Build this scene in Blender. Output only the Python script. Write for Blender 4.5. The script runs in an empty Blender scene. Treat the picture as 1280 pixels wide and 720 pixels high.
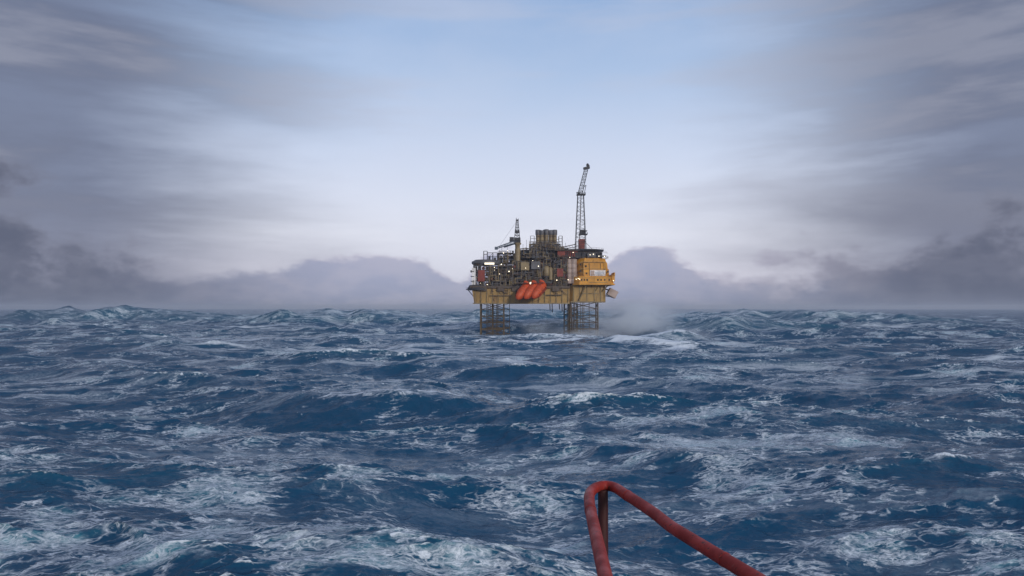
import bpy, math, random
import numpy as np
from mathutils import Vector, Matrix
random.seed(7)
rng = np.random.RandomState(11)
scene = bpy.context.scene
col = scene.collection
R = math.radians

# ------------------------------------------------------------------ helpers
def lin(r, g, b):
    f = lambda c: (c/255/12.92) if c/255 <= 0.04045 else ((c/255+0.055)/1.055)**2.4
    return (f(r), f(g), f(b), 1.0)

class MB:
    """collects boxes, tubes and lathes; build() links them as one mesh"""
    def __init__(s): s.v = []; s.f = []; s.sm = []; s.pc = []; s.hold = False
    def add(s, vs, fs, smooth=False):
        o = len(s.v); s.v += [tuple(v) for v in vs]
        if not s.hold: s.pc.append((o, len(s.f)))
        s.f += [tuple(i+o for i in f) for f in fs]; s.sm += [smooth]*len(fs)
    def box(s, c, d, rot=None):
        hx, hy, hz = d[0]/2, d[1]/2, d[2]/2
        vs = [Vector((sx*hx, sy*hy, sz*hz)) for sx in (-1,1) for sy in (-1,1) for sz in (-1,1)]
        if rot is not None: vs = [rot @ v for v in vs]
        vs = [v+Vector(c) for v in vs]
        s.add(vs, [(0,1,3,2),(4,6,7,5),(0,4,5,1),(2,3,7,6),(0,2,6,4),(1,5,7,3)])
    def bx(s, x0, x1, y0, y1, z0, z1): s.box(((x0+x1)/2,(y0+y1)/2,(z0+z1)/2),(x1-x0,y1-y0,z1-z0))
    def tube(s, a, b, r, n=6, r2=None):
        a, b = Vector(a), Vector(b); r2 = r if r2 is None else r2
        d = (b-a)
        if d.length < 1e-6: return
        d.normalize(); u = d.orthogonal().normalized(); w = d.cross(u)
        vs = []
        for p, rr in ((a, r), (b, r2)):
            for i in range(n):
                t = 2*math.pi*i/n
                vs.append(p + u*math.cos(t)*rr + w*math.sin(t)*rr)
        fs = [(i, (i+1)%n, n+(i+1)%n, n+i) for i in range(n)]
        s.add(vs, fs, n > 5); s.hold = True; s.add(vs[:n], [tuple(range(n-1,-1,-1))]); s.add(vs[n:], [tuple(range(n))]); s.hold = False
    def path(s, pts, r, n=12):
        """smooth swept pipe"""
        pts = [Vector(p) for p in pts]; rings = []
        u = None
        for i, p in enumerate(pts):
            d = (pts[min(i+1, len(pts)-1)]-pts[max(i-1, 0)]).normalized()
            u = d.orthogonal().normalized() if u is None else (u - d*u.dot(d)).normalized()
            w = d.cross(u)
            rings.append([p+u*math.cos(2*math.pi*k/n)*r+w*math.sin(2*math.pi*k/n)*r for k in range(n)])
        vs = [v for ring in rings for v in ring]
        fs = [(i*n+k, i*n+(k+1)%n, (i+1)*n+(k+1)%n, (i+1)*n+k) for i in range(len(pts)-1) for k in range(n)]
        s.add(vs, fs, True)
        s.hold = True; s.add(rings[0], [tuple(range(n-1,-1,-1))]); s.add(rings[-1], [tuple(range(n))]); s.hold = False
    def lathe(s, c, prof, n=20, ax='z', a0=0.0):
        """prof: list of (r, h)"""
        vs = []
        for r, h in prof:
            for i in range(n):
                t = 2*math.pi*i/n + a0
                if ax == 'z': vs.append((c[0]+r*math.cos(t), c[1]+r*math.sin(t), c[2]+h))
                elif ax == 'x': vs.append((c[0]+h, c[1]+r*math.cos(t), c[2]+r*math.sin(t)))
                else: vs.append((c[0]+r*math.sin(t), c[1]+h, c[2]+r*math.cos(t)))
        m = len(prof)
        fs = [(j*n+i, j*n+(i+1)%n, (j+1)*n+(i+1)%n, (j+1)*n+i) for j in range(m-1) for i in range(n)]
        s.add(vs, fs, n > 12)
        s.hold = True; s.add(vs[:n], [tuple(range(n-1,-1,-1))]); s.add(vs[-n:], [tuple(range(n))]); s.hold = False
    def prism(s, poly, z0, z1, poly2=None):
        n = len(poly); p2 = poly2 or poly
        vs = [(x,y,z0) for x,y in poly]+[(x,y,z1) for x,y in p2]
        s.add(vs, [(i,(i+1)%n,n+(i+1)%n,n+i) for i in range(n)]+[tuple(range(n-1,-1,-1)), tuple(range(n,2*n))])
    def rail(s, pts, h=1.1, post=2.2, r=0.06, mid=True):
        for a, b in zip(pts[:-1], pts[1:]):
            a, b = Vector(a), Vector(b); L = (b-a).length; n = max(1, int(L/post))
            s.tube(a+Vector((0,0,h)), b+Vector((0,0,h)), r, 4)
            if mid: s.tube(a+Vector((0,0,h*.5)), b+Vector((0,0,h*.5)), r*.7, 4)
            for i in range(n+1):
                p = a.lerp(b, i/n); s.tube(p, p+Vector((0,0,h)), r, 4)
    def lattice(s, base, top, n, rc, rb, horiz=True, cross=False):
        """base/top: matching corner lists; chords, rings and braces"""
        k = len(base); B = [Vector(p) for p in base]; T = [Vector(p) for p in top]
        for i in range(k): s.tube(B[i], T[i], rc, 6)
        for j in range(n+1):
            t = j/n
            P = [B[i].lerp(T[i], t) for i in range(k)]
            if horiz:
                for i in range(k): s.tube(P[i], P[(i+1)%k], rb, 5)
            if j < n:
                Q = [B[i].lerp(T[i], (j+1)/n) for i in range(k)]
                for i in range(k):
                    a, b = (i, (i+1)%k) if j % 2 else ((i+1)%k, i)
                    s.tube(P[a], Q[b], rb, 5)
                    if cross: s.tube(P[b], Q[a], rb, 5)
    def build(s, name, mat, parent=None):
        me = bpy.data.meshes.new(name)
        me.from_pydata([tuple(v) for v in s.v], [], s.f); me.update()
        me.polygons.foreach_set('use_smooth', s.sm)
        me.materials.append(mat)
        o = bpy.data.objects.new(name, me); col.objects.link(o)
        if parent: o.parent = parent
        return o

    def each(s, name, mat, parent=None):
        """every piece collected so far becomes a mesh of its own"""
        ends = s.pc[1:]+[(len(s.v), len(s.f))]; out = []
        for (v0, f0), (v1, f1) in zip(s.pc, ends):
            q = MB(); q.v = s.v[v0:v1]; q.f = [tuple(i-v0 for i in f) for f in s.f[f0:f1]]; q.sm = s.sm[f0:f1]
            out.append(q.build(name, mat, parent))
        return out

def tag(o, label=None, cat=None, group=None, kind=None):
    if label: o['label'] = label
    if cat: o['category'] = cat
    if group: o['group'] = group
    if kind: o['kind'] = kind
    return o
def empty(name, loc, rz=0, sc=1.0):
    o = bpy.data.objects.new(name, None); col.objects.link(o)
    o.location = loc; o.rotation_euler = (0,0,rz); o.scale = (sc,sc,sc); o.empty_display_size = 1
    return o
def kids(o): return [c for c in bpy.data.objects if c.parent == o]
def copy_tree(o, parent=None):
    c = o.copy(); col.objects.link(c); c.parent = parent
    for ch in kids(o): copy_tree(ch, c)
    return c

# ------------------------------------------------------------------ node helper
class NT:
    def __init__(s, nt): s.nt = nt; s.N = nt.nodes; s.L = nt.links
    def val(s, x, sock):
        if hasattr(x, 'is_linked') or isinstance(x, bpy.types.NodeSocket): s.L.new(x, sock)
        elif x is not None:
            sock.default_value = x
    def n(s, typ, **kw):
        nd = s.N.new(typ)
        for k, v in kw.items(): setattr(nd, k, v)
        return nd
    def m(s, op, a, b=None, c=None, clamp=False):
        nd = s.n('ShaderNodeMath', operation=op); nd.use_clamp = clamp
        s.val(a, nd.inputs[0])
        if b is not None: s.val(b, nd.inputs[1])
        if c is not None: s.val(c, nd.inputs[2])
        return nd.outputs[0]
    def vm(s, op, a, b=None):
        nd = s.n('ShaderNodeVectorMath', operation=op); s.val(a, nd.inputs[0])
        if b is not None:
            if op == 'SCALE': s.val(b, nd.inputs['Scale'])
            else: s.val(b, nd.inputs[1])
        return nd.outputs[0]
    def sep(s, v):
        nd = s.n('ShaderNodeSeparateXYZ'); s.L.new(v, nd.inputs[0]); return nd.outputs
    def comb(s, x, y, z):
        nd = s.n('ShaderNodeCombineXYZ')
        for i, q in enumerate((x,y,z)): s.val(q, nd.inputs[i])
        return nd.outputs[0]
    def smooth(s, x, a, b, lo=0.0, hi=1.0):
        nd = s.n('ShaderNodeMapRange', interpolation_type='SMOOTHSTEP')
        for i, q in enumerate((x,a,b,lo,hi)): s.val(q, nd.inputs[i])
        return nd.outputs[0]
    def mix(s, f, a, b):
        nd = s.n('ShaderNodeMix', data_type='RGBA')
        s.val(f, nd.inputs[0]); s.val(a, nd.inputs[6]); s.val(b, nd.inputs[7]); return nd.outputs[2]
    def noise(s, vec, scale, detail=4, rough=.55, dist=0.0, col=False):
        nd = s.n('ShaderNodeTexNoise'); s.L.new(vec, nd.inputs['Vector'])
        nd.inputs['Scale'].default_value = scale; nd.inputs['Detail'].default_value = detail
        nd.inputs['Roughness'].default_value = rough; nd.inputs['Distortion'].default_value = dist
        return nd.outputs['Color' if col else 'Fac']
    def ramp(s, x, stops, interp='LINEAR'):
        nd = s.n('ShaderNodeValToRGB'); s.L.new(x, nd.inputs[0]); cr = nd.color_ramp; cr.interpolation = interp
        while len(cr.elements) < len(stops): cr.elements.new(0.5)
        for e, (p, c) in zip(cr.elements, stops): e.position = p; e.color = c
        return nd.outputs[0]

def paint(name, rgb, rust=.3, rough=.55, scale=.35, metal=0.0, rustcol=(.07,.028,.012,1), streak=True):
    m = bpy.data.materials.new(name); m.use_nodes = True
    t = NT(m.node_tree); b = t.N['Principled BSDF']
    tc = t.n('ShaderNodeTexCoord').outputs['Object']
    mp = t.n('ShaderNodeMapping'); t.L.new(tc, mp.inputs[0]); mp.inputs['Scale'].default_value = (1,1,.25 if streak else 1)
    n1 = t.noise(mp.outputs[0], scale*2, 6, .65)
    n2 = t.noise(tc, scale*.6, 3, .5)
    base = t.mix(t.smooth(n2, .3, .7), (rgb[0]*.72, rgb[1]*.7, rgb[2]*.68, 1), (rgb[0]*1.1, rgb[1]*1.1, rgb[2]*1.1, 1))
    c = t.mix(t.smooth(n1, .68-rust*.4, .80-rust*.2), base, rustcol)
    t.L.new(c, b.inputs['Base Color'])
    b.inputs['Roughness'].default_value = rough; b.inputs['Metallic'].default_value = metal
    return m
def lampmat(name, c, s):
    m = bpy.data.materials.new(name); m.use_nodes = True
    t = NT(m.node_tree); b = t.N['Principled BSDF']
    b.inputs['Emission Color'].default_value = c; b.inputs['Emission Strength'].default_value = s
    b.inputs['Base Color'].default_value = c
    return m

def palette(k, pre):
    """k darkens the whole paint job (below one it puts shade into the colours)"""
    g = lambda r: tuple(x*k for x in r)
    return dict(
        yellow=paint(pre+'_yellow', g((.68,.32,.035)), .26, scale=.22),
        tan=paint(pre+'_tan', g((.37,.235,.075)), .42, scale=.16),
        steel=paint(pre+'_brown_steel', g((.085,.062,.045)), .45, scale=.4),
        leg=paint(pre+'_leg_steel', g((.12,.085,.04)), .45, scale=.3),
        dark=paint(pre+'_dark_steel', g((.040,.040,.048)), .2, scale=.5),
        grey=paint(pre+'_grey', g((.125,.125,.135)), .34, scale=.4),
        pale=paint(pre+'_pale_cladding', g((.40,.31,.27)), .25, scale=.3),
        white=paint(pre+'_white', g((.78,.77,.78)), .03, scale=.5),
        beige=paint(pre+'_beige', g((.25,.19,.10)), .34, scale=.4),
        red=paint(pre+'_red', g((.22,.035,.02)), .25, scale=.5),
        orange=paint(pre+'_orange', g((.52,.075,.015)), .25, scale=.5),
        blue=paint(pre+'_blue_grey', g((.08,.11,.15)), .2, scale=.5),
        hole=paint(pre+'_opening', g((.012,.012,.014)), .05),
        letter=paint(pre+'_lettering', g((.36,.42,.52)), .0),
        glass=paint(pre+'_window_glass', g((.02,.025,.03)), .0, rough=.12),
        lamp=lampmat(pre+'_lamp', (1,.86,.62,1), 3.0 if k > .5 else .35),
    )
FAR = palette(1.0, 'far')

# picture measures of the platform (in 1/1280 of the frame) to metres, local to the platform's base
S = 0.571
def X(p): return (p-676)*S
def Z(q): return (385-q)*S+20

# ------------------------------------------------------------------ platform parts
def jacket_leg(root, M, x0, x1, yc, w, zb, zt, n, chord=.32, heavy=True, name='leg'):
    b = MB(); y0, y1 = yc-w/2, yc+w/2
    xm = (x0+x1)/2
    B = [(x0,y0,zb),(xm,y0,zb),(x1,y0,zb),(x1,y1,zb),(xm,y1,zb),(x0,y1,zb)]
    T = [(x,y,zt) for x,y,_ in B]
    for i, (p, q) in enumerate(zip(B, T)): b.tube(p, q, chord*(1.0 if i in (0,2,3,5) else .55), 8)
    H = zt-zb
    for j in range(n+1):
        z = zb+H*j/n
        rb = .18
        C = [(x0,y0,z),(x1,y0,z),(x1,y1,z),(x0,y1,z)]
        for i in range(4):
            b.tube(C[i], C[(i+1)%4], rb*(1.9 if j == 1 and heavy else 1.0), 6)
        if j < n:
            z2 = zb+H*(j+1)/n
            D = [(x0,y0,z2),(x1,y0,z2),(x1,y1,z2),(x0,y1,z2)]
            for i in range(4):
                k = (i+1)%4
                b.tube(C[i], D[k], rb*.8, 6)
                if j % 2 == 0: b.tube(C[k], D[i], rb*.8, 6)
    # riser pipes inside the lattice
    for fx in (.25, .4, .72): b.tube((x0+(x1-x0)*fx, yc, zb-3), (x0+(x1-x0)*fx, yc, zt), .22, 6)
    return b.build(name, M['leg'], root)

def octo(x0, x1, y0, y1, cx, cy):
    return [(x0+cx,y0),(x1-cx,y0),(x1,y0+cy),(x1,y1-cy),(x1-cx,y1),(x0+cx,y1),(x0,y1-cy),(x0,y0+cy)]

def accommodation(root, M, near=False):
    """the big yellow block, its roof deck, the tall bent lattice boom and the leg below it"""
    yf = -4 if not near else -4       # front face
    # support box below
    b = MB(); b.prism(octo(X(712), X(757), yf+1.5, 32, 2.2, 3), Z(378), Z(356.4)); b.build('support_box', M['tan'], root)
    b = MB()
    for p in (716.5, 724, 733, 742, 750): b.bx(X(p), X(p)+.45, yf+1.05, yf+1.47, Z(377.4), Z(357))
    b.bx(X(713), X(756), yf+.8, yf+1.46, Z(378.1), Z(376.6))
    b.bx(X(726), X(748), yf+.9, yf+1.44, Z(367.2), Z(366.4))
    b.each('stiffener', M['beige'], root)
    b = MB()
    b.tube((X(731.5), yf-1.2, Z(357)), (X(723), yf+.7, Z(376)), .42, 8)
    b.tube((X(760), yf-1.2, Z(356)), (X(752.5), yf+.7, Z(364)), .42, 8)
    b.tube((X(748), yf-.8, Z(356.5)), (X(744), yf+1.0, Z(364)), .22, 8)
    b.each('brace', M['beige'], root)
    # gallery band
    g = octo(X(716.5), X(766.5), yf-3.6, 34, 3.5, 5)
    b = MB(); b.prism(octo(X(715.5), X(768), yf-4.2, 34.5, 4, 5), Z(356.4), Z(354.7))
    b.prism(g, Z(354.68), Z(346.2)); gal = b.build('gallery', M['yellow'], root)
    b = MB()
    for p in (725, 728.4, 731.8, 745, 749, 753.4, 759): b.bx(X(p), X(p)+.95, yf-3.85, yf-3.58, Z(351.4), Z(349.2))
    b.each('window', M['hole'], gal)
    b = MB(); b.bx(X(735), X(758), yf-3.9, yf-3.6, Z(353.9), Z(353.2)); b.bx(X(719), X(762), yf-3.95, yf-3.61, Z(348.0), Z(347.5))
    for p in (720, 726.4, 733.5, 741, 747.3, 756.3): b.bx(X(p), X(p)+.22, yf-3.8, yf-3.6, Z(353), Z(348.2))
    b.each('seam_strip', M['tan'], gal)
    b = MB(); b.rail([(X(716),yf-3.7,Z(346.2)),(X(764),yf-3.7,Z(346.2)),(X(767.2),yf+1.5,Z(346.2)),(X(767.2),30,Z(346.2))], 1.5, 2.4, .09)
    b.build('railing', M['steel'], root)
    b = MB(); b.bx(X(763.5), X(767.2), yf-1.8, 10, Z(352), Z(343.5)); b.bx(X(766.2), X(767.4), yf-2.4, 8, Z(345.2), Z(341))
    b.build('end_cabin', M['yellow'], root)
    # main housing, stepped upwards
    b = MB()
    b.prism(octo(X(721), X(761.5), yf, 33, 4.5, 5), Z(346.25), Z(336.5))
    b.prism(octo(X(721.2), X(760.3), yf+.3, 33, 4.5, 5), Z(336.45), Z(328), octo(X(721.2), X(759.4), yf+.6, 33, 4.6, 5))
    b.prism(octo(X(721.4), X(758.8), yf+.9, 32.5, 4.6, 5), Z(327.95), Z(322.6), octo(X(722), X(756.5), yf+1.6, 32, 5, 5))
    hs = b.build('housing', M['yellow'], root)
    b = MB()
    for q in (336.5, 328, 341.6): b.bx(X(725), X(757), yf-.2, yf+.7, Z(q+.35), Z(q-.35))
    for p in (728.5, 736, 750, 755.5): b.bx(X(p), X(p)+.3, yf-.16, yf+.68, Z(345), Z(329.2))
    b.each('seam_strip', M['tan'], hs)
    b = MB()
    for p, q in ((731,334),(731.6,343),(758.4,341),(724.5,340),(724.3,332)): b.bx(X(p), X(p)+1.0, yf-.3 if 726 < p < 757 else yf+.3, yf+1.5, Z(q), Z(q)+1.2)
    b.each('window', M['hole'], hs)
    # name board
    b = MB(); b.bx(X(736.8), X(756), yf-.55, yf-.24, Z(345.2), Z(338.0)); sg = b.build('sign_board', M['white'], root)
    b = MB()
    b.bx(X(737.6), X(742.2), yf-.62, yf-.552, Z(344.4), Z(338.7)); b.build('sign_logo', M['pale'], sg)
    b = MB(); px = 743.4
    for w in (1.1,.7,1.0,.9,.4,1.1,.8,1.0,.6,1.0):
        b.bx(X(px), X(px+w*.75), yf-.61, yf-.552, Z(342.9), Z(340.6)); px += w+.25
    px = 744
    for w in (.6,.5,.7,.4,.6,.6,.5,.7,.5,.6): b.bx(X(px), X(px+w*.75), yf-.61, yf-.552, Z(344.4), Z(343.7)); px += w+.3
    b.build('sign_lettering', M['letter'], sg)
    # pale ribbed cladding towers left of the housing
    for xc, r in ((X(711.2), 2.1), (X(717.2), 2.2)):
        b = MB(); prof = []
        for q in range(0, 5):
            z0 = Z(354.5)+q*3.55
            prof += [(r, z0), (r*1.05, z0+.2), (r*1.05, z0+3.1), (r*.95, z0+3.3)]
        b.lathe((xc, yf+3.2, 0), prof, 18); b.build('clad_tower', M['pale'], root)
    b = MB(); b.bx(X(708), X(720.8), yf+4.6, 30, Z(356), Z(322.5)); b.build('stair_block', M['red'], root)
    # under-roof plant level and roof deck
    b = MB()
    for i in range(22):
        p = random.uniform(708, 752); w = random.uniform(1.0, 3.0); h = random.uniform(1.2, 4.4)
        b.bx(X(p), X(p)+w, yf+2+random.random()*3, yf+8+random.random()*4, Z(322.6), Z(322.6)+h)
    for i in range(26): 
        p = random.uniform(707, 754); b.tube((X(p), yf+2, Z(323)), (X(p), yf+2, Z(314.6)), .14, 5)
    b.bx(X(710), X(753), yf+5, 30, Z(323.5), Z(315.2))
    b.build('plant_level', M['dark'], root)
    b = MB()
    cx, cy, r = X(731.5), 15, 14.6
    b.lathe((cx, cy, Z(314.8)), [(r-3,0),(r+.6,1.6),(r+.6,2.3),(r-.2,2.3)], 40); b.build('roof_deck', M['dark'], root)
    b = MB()
    ring = [(cx+(r+.5)*math.cos(t), cy+(r+.5)*math.sin(t), Z(310.8)) for t in np.linspace(0, 2*math.pi, 33)]
    b.rail(ring, 1.0, 4, .07, False); b.rail([(X(706),yf,Z(323)),(X(758.5),yf,Z(323)),(X(760.4),yf+4,Z(323)),(X(760.4),26,Z(323))], 1.3, 2.2, .08)
    b.rail([(X(712),yf+1,Z(317)),(X(757),yf+1,Z(317)),(X(759.5),yf+5,Z(317))], 1.1, 2.2, .08)
    b.build('railing', M['steel'], root)
    b = MB(); b.bx(X(734), X(744), yf+.6, yf+2, Z(322), Z(317)); b.bx(X(748), X(757.5), yf+1.4, yf+2.9, Z(321), Z(319.6)); b.each('control_cabin', M['grey'], root)
    # hanging box at the right end
    rot = Matrix.Rotation(R(28), 3, 'Y')
    b = MB(); b.box((X(766.2), 4, Z(366.4)), (6.4, 9, 5.2), rot)
    b.box((X(766.2), -.58, Z(366.4)), (5.6, .1, 4.4), rot); b.build('hanging_capsule', M['pale'], root)
    b = MB(); b.tube((X(757), 1, Z(361)), (X(764), 1, Z(363)), .3); b.tube((X(757), 7, Z(361)), (X(764), 7, Z(363)), .3)
    b.tube((X(757), 1, Z(370)), (X(767), 1, Z(371.5)), .25); b.tube((X(757), -.5, Z(369)), (X(765), -.5, Z(372)), .2); b.each('davit_arm', M['dark'], root)
    # tall lattice boom with its bent tip
    yb = 14
    b = MB()
    q4 = lambda x0, x1, y, w, z: [(x0,y-w,z),(x1,y-w,z),(x1,y+w,z),(x0,y+w,z)]
    b.lattice(q4(X(721.4),X(735),yb,3.6,Z(311)), q4(X(724.8),X(732.2),yb,2.0,Z(238)), 13, .2, .1)
    bt = b.build('boom_tower', M['dark'], root)
    b = MB()
    b.lattice(q4(X(725),X(730.5),yb,1.5,Z(238)), [(X(733.6),yb-1,Z(205.5)),(X(738.4),yb-1,Z(204)),(X(738.4),yb+1,Z(204)),(X(733.6),yb+1,Z(205.5))], 9, .19, .12)
    b.tube((X(733),yb,Z(238)), (X(735.6),yb,Z(226.5)), .22); b.tube((X(735.6),yb,Z(226.5)), (X(732),yb,Z(229.5)), .2); b.build('boom_tip', M['dark'], bt)
    b = MB(); b.box((X(736.2), yb, Z(204.4)), (4.6, 3, 1.6), Matrix.Rotation(R(-14), 3, 'Y')); b.lathe((X(737.6), yb, Z(203)), [(.6,0),(1.0,.8),(1.0,1.8),(.5,2.6)], 10)
    b.box((X(738.8), yb, Z(203)), (1.4, 2, 2.6)); b.build('boom_head', M['dark'], bt)
    b = MB(); b.bx(X(723.3), X(734.6), yb-2.6, yb+2.6, Z(239.6), Z(238.4)); b.rail([(X(723.3),yb-2.6,Z(238.4)),(X(734.6),yb-2.6,Z(238.4)),(X(734.6),yb+2.6,Z(238.4))], 1.0, 1.5, .08)
    b.bx(X(723), X(728), yb-2, yb+1, Z(237), Z(236.2)); b.build('boom_platform', M['dark'], bt)
    b = MB(); b.bx(X(726), X(736.8), yb-3, yb+3, Z(291), Z(290)); b.bx(X(727.5), X(734.4), yb-2, yb+2, Z(289.9), Z(284.6)); b.bx(X(731), X(736.4), yb-3, yb+2, Z(286.4), Z(285.6))
    b.rail([(X(726),yb-3,Z(290)),(X(736.8),yb-3,Z(290)),(X(736.8),yb+3,Z(290))], 1.0, 1.5, .08); b.build('winch_house', M['dark'], bt)
    b = MB(); b.bx(X(725.6), X(733.2), yb-2.4, yb+2.4, Z(310.4), Z(296.6)); b.build('machine_house', M['red'], bt)
    b = MB(); b.tube((X(734),yb,Z(300)), (X(745),yb,Z(311)), .16); b.tube((X(723),yb-2,Z(303)), (X(700),yb-2,Z(308)), .3); b.tube((X(723),yb-2,Z(306.4)), (X(700),yb-2,Z(310.5)), .22)
    for k in range(6):
        p = 702+k*3.6; b.tube((X(p),yb-2,Z(307.6-k*.75)), (X(p+1.8),yb-2,Z(309.6-k*.7)), .12)
    b.tube((X(727), yb, Z(296)), (X(729), yb, Z(240)), .3)
    b.build('stay', M['steel'], bt)
    # leg
    jacket_leg(root, M, X(712.5), X(747.5), 7, 12, Z(420), Z(377.6), 5, .46)
    b = MB()
    b.tube((X(713.4), yf+2, Z(378)), (X(715.6), yf+1, Z(432)), .55, 8)
    b.tube((X(718), yf+3, Z(378)), (X(717), yf+4, Z(430)), .3, 8); b.each('caisson', M['steel'], root)
    # lamps
    L = [(709.5,350,-5),(719,349.5,-8.2),(721.5,348.8,-8.2),(723.3,349.5,-8.2),(712,322,-3),(737,319,-4.4),(741,318.3,-4.4),(748,320.6,-4),(706.6,331,-2),(765,351.4,-8),(716,316,-4),(755,321,-4)]
    b0 = MB(); b0.lathe((0,0,0), [(.1,-.26),(.26,-.16),(.28,.08),(.12,.26)], 8); proto = None
    for (p,q,y) in L:
        if proto is None: proto = o = b0.build('lamp', M['lamp'], root)
        else: o = proto.copy(); col.objects.link(o)
        o.location = (X(p), y, Z(q))
    return proto

def module(root, M, x0, x1, y0, y1, z0, z1, nx, nz, seed, mat='steel', clutter=1.0):
    """an open steel frame with floors, handrails, vessels and pipes in it"""
    rr = random.Random(seed)
    b = MB()
    for i in range(nx+1):
        x = x0+(x1-x0)*i/nx
        for y in (y0, (y0+y1)/2, y1): b.tube((x,y,z0), (x,y,z1), .2, 6)
    zs = [z0+(z1-z0)*j/nz for j in range(nz+1)]
    for z in zs:
        b.bx(x0-.2, x1+.2, y0-.2, y1+.2, z-.13, z+.13)
        b.rail([(x0,y0-.1,z+.13),(x1,y0-.1,z+.13)], 1.1, 2.0, .055)
    for j in range(nz):
        for i in range(nx):
            if rr.random() < .6:
                a = x0+(x1-x0)*i/nx; c = x0+(x1-x0)*(i+1)/nx
                if rr.random() < .5: a, c = c, a
                b.tube((a,y0,zs[j]), (c,y0,zs[j+1]), .12, 5)
    fr = b.build('module_frame', M[mat], root)
    eq = {'grey': MB(), 'beige': MB(), 'red': MB(), 'dark': MB(), 'blue': MB()}
    for j in range(nz):
        h = zs[j+1]-zs[j]; x = x0+.3
        while x < x1-.8:
            w = rr.uniform(1.0, 3.6); k = rr.choice(['grey','grey','beige','beige','dark','dark','red','blue'])
            y = y0+rr.uniform(.5, 3); e = eq[k]; t = rr.random(); w = min(w, x1-x)
            if t < .35: e.bx(x, x+w, y, y+rr.uniform(2,5), zs[j]+.14, zs[j]+.14+h*rr.uniform(.3,.85))
            elif t < .65:
                r = min(w/2, h*.3); e.lathe((x, y+r, zs[j]+.3+r), [(r*.4,0),(r*.85,r*.3),(r,r*.7),(r,max(w-r*.7,r)),(r*.85,max(w-r*.3,r*1.2)),(r*.4,w+.01)], 14, 'x')
            else:
                r = w*.42; H = h*rr.uniform(.5,1.15); e.lathe((x+w/2, y+r, zs[j]+.13), [(r,0),(r,H*.85),(r*.8,H*.95),(r*.3,H)], 14)
            x += w*rr.uniform(.8, 1.5)
    for k, e in eq.items():
        if e.v: e.each({'grey':'process_vessel','beige':'storage_tank','red':'fire_pump','dark':'equipment_skid','blue':'generator_unit'}[k], M[k], root)
    for k, mt in enumerate(('grey', 'beige', 'steel')):
        b = MB()
        for i in range(int(10*clutter)):
            p = Vector((rr.uniform(x0,x1), y0-rr.uniform(.1,.8), rr.uniform(z0,z1))); r = rr.uniform(.1,.28)
            for s in range(rr.randint(2,5)):
                q = p.copy()
                if s % 2: q.x = min(max(q.x+rr.uniform(-6,6), x0), x1)
                else: q.z = min(max(q.z+rr.uniform(-7,7), z0), z1+1.5)
                b.tube(p, q, r, 6); p = q
        b.build('pipework', M[mt], root)
    return fr

# ================================================================== FAR PLATFORM
D = 514.0
far = empty('offshore_platform', ((676-640)*S, D, 0))
tag(far, 'whole yellow and brown offshore oil platform on lattice legs with orange lifeboats on its side', 'oil platform')
M = FAR
lamp_proto = accommodation(far, M)
# deck girder
b = MB()
b.prism([(X(593),-2.5),(X(711.8),-2.5),(X(711.8),48),(X(593),48)], Z(379.3), Z(360.6), [(X(590),-3),(X(711.8),-3),(X(711.8),48.2),(X(590),48.2)])
b.build('deck_girder', M['tan'], far)
b = MB()
for i in range(17):
    p = 594+i*7.2
    if p < 710: b.bx(X(p), X(p)+.4, -3.4, -2.4, Z(378.8), Z(361.2))
b.bx(X(591.5), X(711.5), -3.6, -2.4, Z(380), Z(378.6)); b.each('stiffener', M['beige'], far)
b = MB(); b.bx(X(588), X(711.9), -4.4, 49, Z(360.5), Z(357.6))
for p in (600, 622, 640, 690): b.bx(X(p), X(p)+5, -4.9, -4.3, Z(364), Z(358.4))
b.rail([(X(588),-4.2,Z(357.6)),(X(711),-4.2,Z(357.6))], 1.2, 2.1, .07); b.build('main_deck', M['steel'], far)
b = MB()     # dark outboard walkway on the left end
b.prism([(X(590),-5),(X(596),-6),(X(606),-6),(X(606),12),(X(588),12)], Z(362.5), Z(361), None)
b.prism([(X(583.5),0),(X(590),-5),(X(606),-5.5),(X(606),18),(X(583.5),14)], Z(362.4), Z(356.4), [(X(586.5),1),(X(590),-3),(X(604),-4),(X(604),16),(X(586.5),12)])
b.tube((X(585),1,Z(362.5)), (X(593),1,Z(372)), .3); b.tube((X(583),-2,Z(362)), (X(600),-5,Z(362)), .35)
b.rail([(X(582.6),0,Z(362)),(X(590),-5,Z(362)),(X(604),-6,Z(362))], 1.4, 1.6, .1)
b.build('outboard_walkway', M['dark'], far)
b = MB()     # clutter under and along the girder
for i in range(26):
    p = random.uniform(612, 704); b.tube((X(p), -3.8, Z(random.uniform(359,364))), (X(p+random.uniform(-3,9)), -3.9, Z(random.uniform(364,369))), .16, 5)
b.bx(X(683), X(702), -4.6, -3.6, Z(369.4), Z(368.4)); b.bx(X(612), X(640), -4.2, -3.6, Z(370), Z(369.3))
b.each('cable_tray', M['steel'], far)
jacket_leg(far, M, X(600.6), X(629.6), 9, 17, Z(420), Z(379), 5, .46)
jacket_leg(far, M, X(600.6)+4, X(629.6)+4, 42, 7, Z(420), Z(379), 5, .2)
jacket_leg(far, M, X(711), X(729), 46, 8, Z(424), Z(379), 6, .22)
b = MB()
for p, q in ((690,388),(693,391),(702.5,387),(706,390),(709.5,388)): b.tube((X(p), 30, Z(379)), (X(p+.4), 30, Z(q)), .35, 6)
b.each('caisson', M['steel'], far)

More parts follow.
